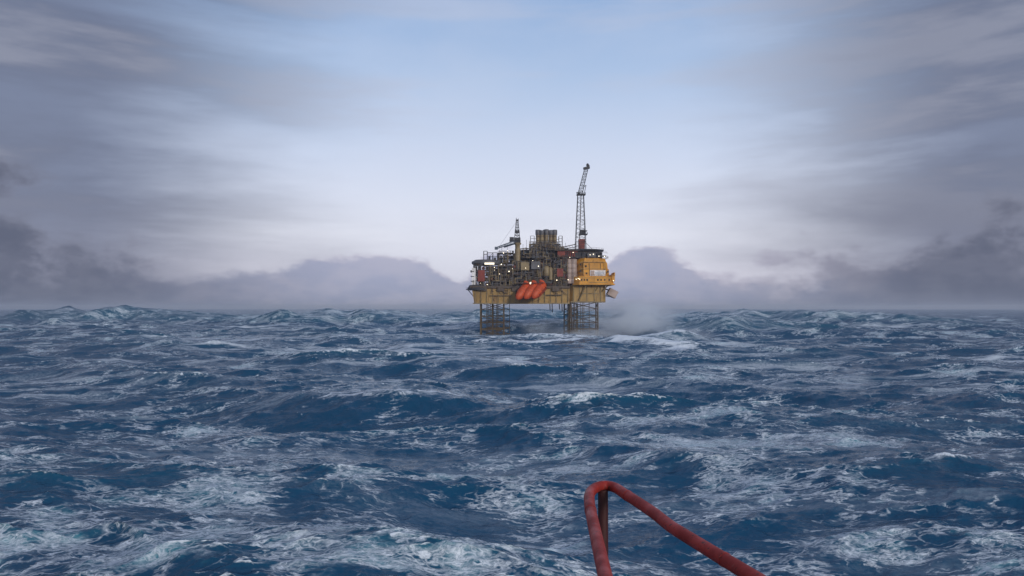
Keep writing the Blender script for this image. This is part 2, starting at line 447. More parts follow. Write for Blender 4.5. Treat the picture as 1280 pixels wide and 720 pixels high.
# left end module with its round roof
module(far, M, X(592), X(611), -2, 12, Z(357.6), Z(331), 3, 4, 3)
b = MB(); b.bx(X(590), X(594.6), -2.8, 4, Z(356), Z(335)); b.build('stair_tower', M['white'], far)
b = MB()
for q in (352,346,340): b.bx(X(588.6), X(593), -3.4, 3, Z(q), Z(q)+.4)
b.bx(X(588.2), X(590), -3, 2, Z(340.5), Z(338)); b.each('landing', M['dark'], far)
b = MB(); b.bx(X(597.5), X(606), -3.2, 2, Z(352), Z(338)); b.build('container', M['red'], far)
b = MB(); b.lathe((X(607), 6, Z(330.4)), [(9.4,0),(10.3,.8),(10.3,2.3),(8.6,2.9),(8.3,3.4)], 30); b.build('round_roof', M['grey'], far)
b = MB(); b.bx(X(606), X(618), -4.9, -3.6, Z(331), Z(328.8)); b.build('light_panel', lampmat('far_panel_glow', (1,.9,.7,1), 1.1), far)
b = MB()
for p in (604.5, 609, 616, 621.5):
    b.tube((X(p), -1, Z(327)), (X(p), -1, Z(314 if p < 612 else 316)), .2)
    b.tube((X(p), 5, Z(327)), (X(p), 5, Z(314 if p < 612 else 316)), .2)
for q in (314, 318): b.tube((X(604.5),-1,Z(q)), (X(609),-1,Z(q)), .2)
for q in (316, 321): b.tube((X(609),-1,Z(q)), (X(621.5),-1,Z(q)), .2)
b.tube((X(609),-1,Z(325)), (X(616),-1,Z(316)), .12); b.bx(X(610.5), X(613), -.5, 2, Z(326), Z(320)); b.bx(X(617), X(620), -.5, 2, Z(326), Z(322))
b.build('lifting_frame', M['dark'], far)

# mid modules
module(far, M, X(612), X(640), -2, 14, Z(357.6), Z(333), 4, 4, 5, clutter=1.7)
module(far, M, X(622), X(642), 8, 22, Z(334), Z(315), 3, 3, 8, 'dark', 1.3)
module(far, M, X(640), X(668), -1, 14, Z(357.6), Z(329), 4, 4, 13, clutter=1.5)
module(far, M, X(650), X(672), 8, 24, Z(330), Z(312), 3, 3, 17, 'dark', 1.3)
module(far, M, X(668), X(694), -1.5, 14, Z(357.6), Z(326), 4, 5, 21, clutter=1.8)
module(far, M, X(692), X(709), -3, 12, Z(357.6), Z(322), 3, 5, 29, clutter=1.6)
module(far, M, X(688), X(712), 10, 24, Z(324), Z(309), 3, 3, 31, 'dark', 1.0)
b = MB(); b.bx(X(612), X(708), 15, 44, Z(357.6), Z(334)); b.bx(X(650), X(706), 25, 42, Z(334), Z(318)); b.build('process_hall', M['dark'], far)
b = MB(); b.bx(X(651), X(661.5), -2.6, 4, Z(338), Z(328)); b.build('control_cabin', M['beige'], far)
b = MB(); b.bx(X(696), X(703.6), -4, 2, Z(346), Z(336)); b.build('container', M['red'], far)
b = MB(); b.bx(X(664), X(675), -3.4, 2, Z(336.5), Z(327)); b.build('ventilation_house', M['grey'], far)
b = MB(); b.lathe((X(683), -1, Z(345)), [(2.2,0),(2.4,.6),(2.4,6),(1.5,7)], 16); b.lathe((X(688.4), -2, Z(350)), [(1.4,0),(1.4,8),(.5,9)], 14); b.each('storage_tank', M['beige'], far)

module(far, M, X(652), X(707), 2.5, 6, Z(322), Z(312), 6, 2, 57, 'dark', 2.2)
module(far, M, X(662), X(701), 5, 9, Z(311.5), Z(304), 5, 1, 58, 'dark', 1.6)
b = MB(); b.bx(X(697), X(722), -1.5, 8, Z(321), Z(313.6)); b.bx(X(700), X(712), -2.4, 4, Z(331), Z(324)); b.each('deckhouse', M['red'], far)
b = MB(); b.bx(X(694), X(724), -3.2, 9, Z(313.4), Z(312.6)); b.rail([(X(694),-3.2,Z(312.6)),(X(724),-3.2,Z(312.6))], 1.1, 2, .07); b.build('walkway', M['steel'], far)
# exhaust stack cluster on its stepped base
b = MB()
b.prism([(X(652),6),(X(708),6),(X(708),26),(X(652),26)], Z(322), Z(311), [(X(661),9),(X(702),9),(X(702),24),(X(661),24)])
b.prism([(X(661),9),(X(702),9),(X(702),24),(X(661),24)], Z(310.95), Z(303.6), [(X(668),11),(X(700),11),(X(700),22),(X(668),22)])
b.build('stack_base', M['grey'], far)
b = MB()
for i in range(22):
    p = random.uniform(655, 703); q = 306+abs(p-682)*.35; b.tube((X(p), 6.5, Z(q+7)), (X(p+random.uniform(-2,2)), 7.5, Z(q)), .22, 5)
b.rail([(X(655),6.2,Z(314.5)),(X(705),6.2,Z(314.5))], 1.2, 2, .09); b.rail([(X(664),8.6,Z(307)),(X(702),8.6,Z(307))], 1.2, 2, .09)
b.rail([(X(652),5.8,Z(320)),(X(708),5.8,Z(320))], 1.2, 2, .09)
b.build('railing', M['steel'], far)
for i, (p, y, q) in enumerate(((673.2,13,284.6),(678.4,12.4,285.6),(684.2,12.2,284.2),(689.6,12.4,285.3),(695,13,284.6),(675.5,18,284),(683,18,283.6),(691,18,284))):
    b = MB(); r = 1.62
    b.lathe((X(p), y, 0), [(r*.92,Z(306)),(r*.92,Z(291.4))], 16)
    st = b.build('exhaust_stack', M['beige'], far)
    b = MB(); b.lathe((X(p), y, 0), [(r*.98,Z(291.35)),(r*1.1,Z(290.6)),(r*1.1,Z(q+.8)),(r*.95,Z(q))], 16); b.build('stack_cap', M['grey'], st)
b = MB()
for x0, x1 in ((663.8, 668.6), (700.2, 704.6)):
    for p in (x0, x1):
        b.tube((X(p), 12, Z(306)), (X(p), 12, Z(292.6)), .16); b.tube((X(p), 16, Z(306)), (X(p), 16, Z(292.6)), .16)
    for q in (292.6, 296, 300, 304): b.tube((X(x0),12,Z(q)), (X(x1),12,Z(q)), .14)
b.tube((X(668.6),12,Z(296)), (X(671.5),12,Z(296)), .14); b.tube((X(696.5),12,Z(297)), (X(700.2),12,Z(297)), .14)
for q in (293, 298.5): b.bx(X(671.4), X(696.8), 10.7, 10.95, Z(q)-.15, Z(q)+.15)
b.build('ladder_cage', M['steel'], far)

# pedestal crane at the left
b = MB(); b.lathe((X(647), 1, 0), [(2.0,Z(338)),(2.0,Z(312)),(1.75,Z(311)),(1.75,Z(306)),(2.6,Z(305)),(2.6,Z(303.4))], 20)
b.lathe((X(643.6), 2, 0), [(.9,Z(342)),(.9,Z(318)),(.5,Z(316))], 14)
pd = b.build('crane_pedestal', M['beige'], far)
b = MB(); b.bx(X(642.6), X(650.6), -1.4, 3.6, Z(303.3), Z(297)); b.bx(X(637), X(642.4), -1.8, .6, Z(302), Z(296.4)); b.tube((X(636.6),-1.8,Z(300)), (X(650.6),-1.8,Z(300)), .14)
b.rail([(X(636.6),-2,Z(302.4)),(X(651),-2,Z(302.4))], 1.2, 1.4, .09); b.build('crane_cab', M['dark'], far)
b = MB(); q4 = lambda x0,x1,y,w,z: [(x0,y-w,z),(x1,y-w,z),(x1,y+w,z),(x0,y+w,z)]
b.lattice(q4(X(643.2),X(649.6),1,1.2,Z(297)), q4(X(645.4),X(647.6),1,.5,Z(274)), 7, .22, .14)
b.bx(X(644.8), X(648.4), .3, 1.7, Z(275.5), Z(274)); b.tube((X(645.4),1,Z(274)), (X(645.4),1,Z(271.6)), .16); b.tube((X(648),1,Z(274)), (X(648),1,Z(272.4)), .16)
b.bx(X(643.4), X(649.6), -.2, 2.2, Z(291), Z(288)); b.build('crane_mast', M['dark'], far)
b = MB(); A = Vector((X(643),-1,Z(302.5))); Bm = Vector((X(620.4),-3,Z(310.4)))
off = [Vector((0,.8,.9)), Vector((0,-.8,.9)), Vector((0,-.8,-.9)), Vector((0,.8,-.9))]
b.lattice([A+o for o in off], [Bm+o*.55 for o in off], 8, .24, .14)
b.box((X(620.4),-3,Z(310.6)), (2.2,1.6,2.0)); b.tube((X(646),1,Z(276)), (X(624),-3,Z(308.6)), .07, 5)
b.tube((X(630),0,Z(309)), (X(644),0,Z(304.5)), .4); b.build('crane_boom', M['blue'], far)

# aerials
b = MB()
for p, q0, q1 in ((627,315,307),(634,315,304),(654,312,303.5),(658.5,310,298),(708,309,302),(615,326,318),(662,306,299)): b.tube((X(p),9,Z(q0)), (X(p),9,Z(q1)), .12, 5)
b.each('aerial', M['dark'], far)
# more lamps
for i in range(17):
    o = lamp_proto.copy(); col.objects.link(o)
    p = random.uniform(596, 706); q = random.choice([random.uniform(310,330), random.uniform(325,356), random.uniform(325,356)])
    if q < 325: p = random.uniform(628, 706)
    s = random.uniform(.6, 1.35); o.scale = (s,s,s)
    o.location = (X(p), -3.3 if q > 322 else 5.8, Z(q))
# lifeboat station
b = MB()
for k in range(4):
    p = 650+k*9.6
    b.tube((X(p+2), -4, Z(352)), (X(p-4), -13, Z(356)), .26); b.tube((X(p-4),-4.2,Z(374)), (X(p-5),-11,Z(374)), .22)
b.bx(X(645), X(682), -5, -4.2, Z(354.6), Z(353)); b.tube((X(648),-12.4,Z(355)), (X(679),-12.4,Z(354)), .2)
b.each('lifeboat_davit', M['steel'], far)
b = MB(); b.bx(X(662), X(670), -5.6, -4.5, Z(355.4), Z(353.2)); b.build('light_panel', M['lamp'], far)

def lifeboat():
    root = empty('lifeboat', (0,0,0))
    b = MB(); prof = [(.15,-7.6),(.75,-7.0),(1.35,-5.4),(1.75,-2.5),(1.8,1.5),(1.65,4.6),(1.2,6.4),(.5,7.3),(.1,7.5)]
    n = 18; vs = []
    for r, h in prof:
        for i in range(n):
            t = 2*math.pi*i/n; z = math.sin(t)*r; z = z*1.05 if z > 0 else z*.85
            vs.append((math.cos(t)*r*.95, h, z))
    fs = [(j*n+i, j*n+(i+1)%n, (j+1)*n+(i+1)%n, (j+1)*n+i) for j in range(len(prof)-1) for i in range(n)]
    b.add(vs, fs, True); b.add(vs[:n], [tuple(range(n-1,-1,-1))]); b.add(vs[-n:], [tuple(range(n))])
    h = b.build('hull', FAR['orange'], root)
    b = MB(); b.lathe((0, 4.4, 1.25), [(1.1,0),(1.05,.9),(.7,1.35)], 12); b.build('canopy', FAR['orange'], root)
    b = MB()
    for k in range(-3, 4): b.box((1.72-abs(k)*.03, k*1.2, .35), (.12,.55,.35)); b.box((-1.72+abs(k)*.03, k*1.2, .35), (.12,.55,.35))
    b.each('window', FAR['glass'], root)
    b = MB()
    for s in (-1,1): b.tube((s*1.62,-4.8,-.35), (s*1.78,4.0,-.35), .13, 6)
    b.each('fender', FAR['red'], root)
    return root
lb0 = lifeboat()
lbl = ['leftmost of the orange enclosed lifeboats hung on the platform side',
       'middle one of the orange enclosed lifeboats hung on the platform side',
       'rightmost of the orange enclosed lifeboats hung on the platform side']
for i in range(3):
    o = lb0 if i == 0 else copy_tree(lb0)
    o.location = (far.location.x+X(653.5+i*9.6), D-10.5, Z(365.0-.6*i))
    # bow points down and to the left
    d = Vector((-.50, -.62, -.60)).normalized(); xx = Vector((.80,-.5,-.35)); zz = (-d).cross(xx); 
    yv = -d; zz = xx.cross(yv).normalized(); xx = yv.cross(zz).normalized()
    o.rotation_euler = Matrix((xx, yv, zz)).transposed().to_euler()
    s = 1.16; o.scale = (1.75*s,1.0*s,1.8*s)
    tag(o, lbl[i], 'lifeboat', 'orange lifeboats hung in a row on the platform side')

# ================================================================== SHIP'S BOW with its red rail
EYE = 20.0
M = FAR
ship = empty('ship', (0.5, 1.0, 0))
tag(ship, 'ship bow in the foreground with a rust red pipe guard rail bent round its tip', 'ship')
redp = bpy.data.materials.new('red_rail_paint'); redp.use_nodes = True
t = NT(redp.node_tree); bs = t.N['Principled BSDF']; tc = t.n('ShaderNodeTexCoord').outputs['Object']
n1 = t.noise(tc, 9, 6, .65); n2 = t.noise(tc, 60, 4, .7)
c = t.mix(t.smooth(n1, .40, .62), lin(168,46,32), lin(140,36,28)); c = t.mix(t.smooth(n2, .60, .66), c, lin(70,30,22)); n3 = t.noise(tc, 22, 8, .7); c = t.mix(t.smooth(n3, .62, .66), c, lin(60,36,28)); c = t.mix(t.smooth(n3, .36, .33), c, lin(150,70,62))
t.L.new(c, bs.inputs['Base Color']); t.L.new(t.smooth(n1, .3, .7, .42, .75), bs.inputs['Roughness'])
bp = t.n('ShaderNodeBump'); bp.inputs['Strength'].default_value = .25; bp.inputs['Distance'].default_value = .003
t.L.new(n2, bp.inputs['Height']); t.L.new(bp.outputs[0], bs.inputs['Normal'])
redd = paint('dark_red_paint', (.050,.008,.008), .35, rough=.6, scale=9, rustcol=(.022,.006,.005,1)); ox, oy = 0.5, 1.0
def W(p): return (p[0]-ox, p[1]-oy, p[2])
zr = EYE-.79
# horizontal rail: left arm -> rounded tip -> right arm
ctl = [(.20,.6),(.262,1.87),(.301,2.724),(.3140,2.938),(.3339,3.098),(.3730,3.196),(.4192,3.224),(.4534,3.188),(.4774,3.091),(.5137,2.944),(.5484,2.788),(.5823,2.595),(.93,1.36),(1.16,.5)]
ctl = [Vector((x, y, zr)) for x, y in ctl]; pth = []
for i in range(len(ctl)-1):
    p0, p1, p2, p3 = ctl[max(i-1,0)], ctl[i], ctl[i+1], ctl[min(i+2, len(ctl)-1)]
    m1_ = (p2-p0)*.5; m2_ = (p3-p1)*.5; L_ = (p2-p1).length
    m1_ = m1_.normalized()*L_; m2_ = m2_.normalized()*L_
    for k in range(8):
        u = k/8; pth.append(p1*(2*u**3-3*u*u+1)+m1_*(u**3-2*u*u+u)+p2*(-2*u**3+3*u*u)+m2_*(u**3-u*u))
pth.append(ctl[-1])
b = MB(); b.path([W(p) for p in pth], .0222, 20); gr = b.build('guard_rail', redp, ship)
for k in (20, 66, 90):
    p = pth[k]; dd = (pth[k+1]-pth[k-1]).normalized()
    b = MB(); b.path([W(p+dd*(j-2)*.003) for j in range(5)], .0236, 20); b.build('weld_bead', redp, gr)
for (x, y) in ((.402, 3.205), (.214, .9), (1.072, .83)):
    b = MB(); b.tube(W((x,y,18.11)), W((x,y,zr-.012)), .0225, 18); b.lathe(W((x,y,18.1)), [(.07,0),(.07,.012),(.03,.014)], 14)
    b.build('rail_post', redd, ship)
b = MB()
bow = [(-3.2,-5),(-1.6,-1),(-.2,2.2),(.25,3.1),(.42,3.35),(.62,3.1),(1.6,1.2),(3.6,-2.2),(4.8,-5)]
b.prism([(x-ox,y-oy) for x,y in bow], 18.0, 18.1); b.build('deck', paint('deck_green', (.06,.12,.09), .3, scale=1.5), ship)
b = MB(); b.prism([((x-.45)*.55+.45-ox,(y+5)*.8-5-oy) for x,y in bow], -4.0, 17.995, [(x*1.0-ox,y-oy) for x,y in bow])
b.build('hull', paint('hull_red', (.2,.03,.02), .25, scale=.6), ship)

# ================================================================== SEA
def spectrum(L, N, lam0, lam1, hs, wdir, spread, seed):
    r = np.random.RandomState(seed)
    k1 = np.fft.fftfreq(N, L/N)*2*np.pi; kx, ky = np.meshgrid(k1, k1, indexing='ij')
    k = np.hypot(kx, ky); k[0,0] = 1e9
    kp = 2*np.pi/lam0
    P = np.exp(-1.25*(kp/k)**2)/k**4
    P *= np.exp(-(k*lam1/2/np.pi)**2*.5)
    th = np.arctan2(ky, kx); P *= (np.abs(np.cos(th-wdir))**spread+.03)
    P[0,0] = 0
    h = (r.normal(size=(N,N))+1j*r.normal(size=(N,N)))*np.sqrt(P)
    def f(s): return np.real(np.fft.ifft2(s))
    H = f(h); sc = hs/4/H.std()
    h *= sc; H *= sc
    dx = f(-1j*kx/k*h)*-1; dy = f(-1j*ky/k*h)*-1
    dxx = np.gradient(dx, L/N, axis=0); dyy = np.gradient(dy, L/N, axis=1); dxy = np.gradient(dx, L/N, axis=1)
    return dict(L=L, N=N, H=H, dx=dx, dy=dy, dxx=dxx, dyy=dyy, dxy=dxy)
def samp(T, key, x, y):
    L, N, A = T['L'], T['N'], T[key]
    u = (x/L*N) % N; v = (y/L*N) % N
    i = np.floor(u).astype(int); j = np.floor(v).astype(int); fu = u-i; fv = v-j
    i %= N; j %= N; i1 = (i+1)%N; j1 = (j+1)%N
    return A[i,j]*(1-fu)*(1-fv)+A[i1,j]*fu*(1-fv)+A[i,j1]*(1-fu)*fv+A[i1,j1]*fu*fv

az_f = np.linspace(R(-40), R(40), 1250)
az = np.concatenate([np.linspace(R(-180), R(-42), 50), az_f, np.linspace(R(42), R(178), 50)])
rr_ = [6.0]
while rr_[-1] < 24: rr_.append(rr_[-1]*1.05)
while rr_[-1] < 1200: rr_.append(rr_[-1]*1.0045)
while rr_[-1] < 26000: rr_.append(rr_[-1]*1.025)
rad = np.array(rr_)
Rg, Ag = np.meshgrid(rad, az, indexing='ij')
X0 = Rg*np.sin(Ag); Y0 = Rg*np.cos(Ag)
wd = R(80)    # travel direction of the waves, almost along the view
T1 = spectrum(610, 512, 125, 16, 7.0, wd, 6, 3)
T2 = spectrum(173, 512, 29, 1.8, 1.6, wd+.25, 4, 5)
T3 = spectrum(47, 512, 6.0, .3, .40, wd-.15, 2, 9)
def rotc(a): return X0*math.cos(a)-Y0*math.sin(a), X0*math.sin(a)+Y0*math.cos(a)
def rv(dx, dy, a): return dx*math.cos(a)+dy*math.sin(a), -dx*math.sin(a)+dy*math.cos(a)
fade = lambda a, b_: np.clip((b_-Rg)/(b_-a), 0, 1)
H = np.zeros_like(X0); DX = np.zeros_like(X0); DY = np.zeros_like(X0); J = np.zeros_like(X0)
for T, a, chop, f in ((T1, 0.0, 1.15, fade(9000, 24000)), (T2, .31, 1.2, fade(700, 3500)), (T3, -.47, 1.15, fade(180, 600))):
    u, v = rotc(a)
    H += samp(T,'H',u,v)*f
    dx, dy = rv(samp(T,'dx',u,v), samp(T,'dy',u,v), a); DX += chop*dx*f; DY += chop*dy*f
    jj = chop*(samp(T,'dxx',u,v)+samp(T,'dyy',u,v)); jj += chop*chop*(samp(T,'dxx',u,v)*samp(T,'dyy',u,v)-samp(T,'dxy',u,v)**2)
    J += jj*f
# the large seas the picture shows: (x, y, half-length, half-width, height, heading)
_Tn = spectrum(900, 256, 150, 70, 4.0, 0, 0.0, 33); _Tm = spectrum(700, 256, 110, 55, 4.0, 0, 0.0, 34)
NU, NV = samp(_Tn, 'H', X0, Y0), samp(_Tm, 'H', X0, Y0)
def ridge(x, y, lx, ly, h, a, sharp=1.0):
    u = (X0-x)*math.cos(a)+(Y0-y)*math.sin(a); v = -(X0-x)*math.sin(a)+(Y0-y)*math.cos(a)
    u = u+NU*lx*.14; v = v+NV*ly*.22
    h = h*(1+.12*NU)
    g = np.exp(-(u/lx)**2)
    s = np.where(v < 0, np.exp(-(v/ly)**2), np.exp(-(v/(ly*1.9))**2))   # steep towards the ship
    t = np.exp(-((v+ly*2.1)/(ly*1.3))**2)*.45
    return h*g*(s-t), g*np.exp(-((v)/(ly*.55))**2)
ext = np.zeros_like(X0)
crestF = np.zeros_like(X0)
for (x, y, lx, ly, h, a, fo) in ((-28, 152, 22, 10, 5.0, .12, .75), (160, 600, 80, 40, 19.0, .06, .35), (0, 600, 90, 26, 9.0, .1, .45), (-190, 900, 130, 60, 17.5, .0, .3), (20, 1150, 160, 60, 18.5, .0, .2), (430, 1000, 170, 60, 18, 0, .2), (-560, 1050, 200, 60, 18, 0, .2), (62, 372, 44, 17, 3.6, .22, .8), (92, 404, 24, 9, 5.5, .12, 1.2),
        (10, 330, 60, 20, 2.6, -.05, .25), (-150, 420, 80, 25, 4.5, .05, .4), (60, 88, 26, 9, 1.6, .25, .3), (150, 230, 45, 22, 3.5, .18, .15),
        (-70, 78, 30, 9, 1.8, .1, .2), (-220, 800, 120, 40, 6, 0, .3)):
    e, c_ = ridge(x, y, lx, ly, h, a); ext += e; crestF += c_*fo
Ht = H*1.0+ext
# calm the random swell where the platforms' feet stand, so that the legs meet the water at their marks
for (x, y, w) in ((20, D, 70),):
    g = np.exp(-(((X0-x)/(w*1.2))**2+((Y0-y)/w)**2)); Ht -= g*H*.55
Xf = X0+DX; Yf = Y0+DY
# foam amount: breaking crests, trailing patches, wind streaks
def lf(L, lam0, seed, a):
    T = spectrum(L, 256, lam0, lam0*.15, 4.0, 0, 0.0, seed); u, v = rotc(a); return samp(T, 'H', u, v)
wide = lf(430, 90, 21, .2); mid = lf(140, 26, 22, -.2)
Jn = J
foam = np.clip((-Jn-.42)*1.1, 0, 1)*fade(500, 1500)
foam += np.clip((ext+H-1.2)*.10, 0, .3)
cover = .13+.14*wide+.13*mid + np.clip((135-Rg)/260, 0, .27)
cover -= .36*np.exp(-(((X0-10)/95)**2+((Y0-245)/95)**2))
cover += .40*np.exp(-(((X0-27)/13)**2+((Y0-110)/30)**2))           # pale churned patch, right of centre
cover += .26*np.exp(-(((X0+14)/12)**2+((Y0-74)/8)**2))              # foam raft, lower left
white = crestF*1.0
white += 1.25*np.exp(-(((X0-86)/13)**2+((Y0-398+.25*X0)/12)**2))       # the breaker right of the platform
white += .8*np.exp(-(((X0-56)/34)**2+((Y0-470)/14)**2))
white += 1.0*np.exp(-(((X0-112)/26)**2+((Y0-500)/16)**2))
white += .75*np.exp(-(((X0+28)/26)**2+((Y0-490)/12)**2))
white += .6*np.exp(-(((X0-20)/70)**2+((Y0-440)/9)**2))
white += 1.0*np.exp(-(((X0-49)/11)**2+((Y0-168)/7)**2))*0
white += 1.3*np.exp(-(((X0-12)/70)**2+((Y0-402-.0035*(X0-12)**2+2*NV)/12)**2))
white += .9*np.exp(-(((X0-80)/12)**2+((Y0-350)/22)**2))
white += .8*np.exp(-(((X0+34)/9)**2+((Y0-512)/10)**2))+1.1*np.exp(-(((X0-50)/20)**2+((Y0-500)/9)**2))
cover = np.clip(cover, 0, 1)
nr, nc = X0.shape
co = np.stack([Xf, Yf, Ht], -1).astype(np.float32).reshape(-1, 3)
idx = np.arange(nr*nc).reshape(nr, nc)
nx2 = np.roll(idx, -1, axis=1)
q = np.stack([idx[:-1], idx[1:], nx2[1:], nx2[:-1]], -1).reshape(-1, 4)
q = q[:, ::-1]
me = bpy.data.meshes.new('sea'); nq = len(q)
me.vertices.add(nr*nc); me.vertices.foreach_set('co', co.ravel())
me.loops.add(nq*4); me.loops.foreach_set('vertex_index', q.ravel().astype(np.int32))
me.polygons.add(nq); me.polygons.foreach_set('loop_start', (np.arange(nq)*4).astype(np.int32)); 
me.polygons.foreach_set('use_smooth', np.ones(nq, bool)); me.update(calc_edges=True); me.validate()
for nm, arr in (('foam', foam), ('cover', cover), ('white', white)):
    at = me.attributes.new(nm, 'FLOAT', 'POINT'); at.data.foreach_set('value', arr.astype(np.float32).ravel())
sea = bpy.data.objects.new('sea', me); col.objects.link(sea); tag(sea, kind='structure')

wm = bpy.data.materials.new('sea_water'); wm.use_nodes = True
t = NT(wm.node_tree); bs = t.N['Principled BSDF']
pos = t.n('ShaderNodeTexCoord').outputs['Object']
def att(n):
    nd = t.n('ShaderNodeAttribute'); nd.attribute_name = n; return nd.outputs['Fac']
aF, aC, aW = att('foam'), att('cover'), att('white')
px, py, pz = t.sep(pos)
mp = t.n('ShaderNodeMapping'); t.L.new(pos, mp.inputs[0]); mp.inputs['Rotation'].default_value = (0,0,R(-14)); mp.inputs['Scale'].default_value = (.5,1,.6)
P = mp.outputs[0]
dist = t.m('SQRT', t.m('ADD', t.m('MULTIPLY', px, px), t.m('MULTIPLY', py, py)))
# warped coordinates
wn = t.vm('SUBTRACT', t.noise(P, .22, 5, .6, 0, True), (.5,.5,.5))
Pw = t.vm('ADD', P, t.vm('SCALE', wn, 3.4))
wn2 = t.vm('SUBTRACT', t.noise(P, 1.1, 4, .6, 0, True), (.5,.5,.5))
Pw2 = t.vm('ADD', Pw, t.vm('SCALE', wn2, .9))
def ridged(vec, sc, det, rgh):
    n = t.noise(vec, sc, det, rgh)
    return t.m('SUBTRACT', 1.0, t.m('ABSOLUTE', t.m('MULTIPLY', t.m('SUBTRACT', n, .5), 5.0)), clamp=True)
def cells(vec, sc):
    nd = t.n('ShaderNodeTexVoronoi', feature='DISTANCE_TO_EDGE'); t.L.new(vec, nd.inputs['Vector']); nd.inputs['Scale'].default_value = sc
    return nd.outputs['Distance']
patch = t.noise(P, .11, 5, .62)
patch2 = t.noise(Pw, .45, 4, .6)
amt = t.m('ADD', aC, t.m('ADD', t.m('MULTIPLY', t.m('SUBTRACT', patch, .5), 3.0), t.m('MULTIPLY', t.m('SUBTRACT', patch2, .5), 1.0)), clamp=True)
wa = t.vm('SUBTRACT', t.noise(P, .55, 3, .5, 0, True), (.5,.5,.5)); wb = t.vm('SUBTRACT', t.noise(P, 2.4, 3, .5, 0, True), (.5,.5,.5))
Pv = t.vm('ADD', t.vm('ADD', P, t.vm('SCALE', wa, 2.6)), t.vm('SCALE', wb, .42))
def web(vec, sc, w):
    """foam drawn out between bubbles: a thin web that swells where the foam is thick"""
    e = cells(vec, sc)
    return t.m('POWER', t.m('SUBTRACT', 1.0, t.m('DIVIDE', e, t.m('MAXIMUM', t.m('MULTIPLY', t.m('ADD', amt, .12), w), .002)), clamp=True), 1.4)
fine = t.noise(Pw2, 2.6, 6, .72)
gap = t.noise(t.vm('ADD', Pv, (3,8,1)), .9, 4, .6)
k1 = web(Pv, .42, .13)
k2 = web(t.vm('ADD', Pv, (17,5,3)), 1.05, .20)
k3 = web(t.vm('ADD', Pv, (4,31,9)), 2.6, .34)
lace = t.m('MULTIPLY', k1, t.smooth(gap, .36, .56))
lace = t.m('MAXIMUM', lace, t.m('MULTIPLY', t.m('MULTIPLY', k2, t.smooth(amt, .30, .62)), t.smooth(gap, .60, .42)))
lace = t.m('MAXIMUM', lace, t.m('MULTIPLY', k3, t.smooth(amt, .55, .9)))
lace = t.m('MULTIPLY', lace, t.smooth(amt, .10, .45))
lace = t.m('MULTIPLY', lace, t.smooth(fine, .30, .55, .35, 1.1))
# foam drawn into lines by the wind
mp3 = t.n('ShaderNodeMapping'); t.L.new(pos, mp3.inputs[0]); mp3.inputs['Rotation'].default_value = (0,0,R(-20)); mp3.inputs['Scale'].default_value = (.30,1,.5)
Ps = t.vm('ADD', mp3.outputs[0], t.vm('ADD', t.vm('SCALE', wn, 2.2), t.vm('SCALE', wb, .35)))
sA = t.noise(Ps, .34, 5, .62); sB = t.noise(t.vm('ADD', Ps, (5,2,7)), .85, 4, .6)
lnA = t.m('SUBTRACT', 1.0, t.m('ABSOLUTE', t.m('MULTIPLY', t.m('SUBTRACT', sA, .5), 30.0)), clamp=True)
lnB = t.m('SUBTRACT', 1.0, t.m('ABSOLUTE', t.m('MULTIPLY', t.m('SUBTRACT', sB, .5), 15.0)), clamp=True)
wind = t.m('MAXIMUM', t.m('MULTIPLY', lnA, t.smooth(amt, .05, .4)), t.m('MULTIPLY', t.m('MULTIPLY', lnB, .8), t.smooth(amt, .3, .7)))
wind = t.m('MULTIPLY', wind, t.smooth(fine, .32, .58, .3, 1.1))
lace = t.m('MAXIMUM', t.m('MULTIPLY', lace, .85), wind)
raft = t.m('MULTIPLY', t.smooth(t.m('ADD', amt, t.m('MULTIPLY', t.m('SUBTRACT', fine, .5), .9)), .84, 1.2), .55)
lace = t.m('MAXIMUM', lace, raft)
# long wind-drawn streaks for the distance
mp2 = t.n('ShaderNodeMapping'); t.L.new(pos, mp2.inputs[0]); mp2.inputs['Rotation'].default_value = (0,0,R(-9)); mp2.inputs['Scale'].default_value = (.11,1,.3)
sw = t.vm('ADD', mp2.outputs[0], t.vm('SCALE', wn, 1.6))
st = t.noise(sw, .10, 6, .6, .2)
sl = t.m('SUBTRACT', 1.0, t.m('ABSOLUTE', t.m('MULTIPLY', t.m('SUBTRACT', st, .5), 15.0)), clamp=True)
st2 = t.noise(t.vm('ADD', sw, (9,3,1)), .045, 5, .6)
streak = t.m('MULTIPLY', sl, t.smooth(t.m('ADD', st2, t.m('MULTIPLY', t.m('SUBTRACT', fine, .5), .3)), .44, .66))
streak = t.m('MULTIPLY', streak, t.smooth(dist, 70, 240, .25, .85))
# breaking crests
cr = t.m('ADD', t.m('MULTIPLY', aF, 1.0), t.m('MULTIPLY', aW, 1.0))
crn_ = t.noise(Pw, .5, 9, .72)
crb = t.noise(sw, .22, 7, .68)
crest = t.smooth(t.m('ADD', cr, t.m('ADD', t.m('MULTIPLY', t.m('SUBTRACT', crn_, .5), 2.2), t.m('MULTIPLY', t.m('SUBTRACT', crb, .5), 3.2))), .5, 1.15)
crest = t.m('MULTIPLY', crest, t.smooth(cr, .06, .4))
F = t.m('MAXIMUM', t.m('MAXIMUM', lace, streak), crest)
F = t.m('MULTIPLY', F, .95, clamp=True)
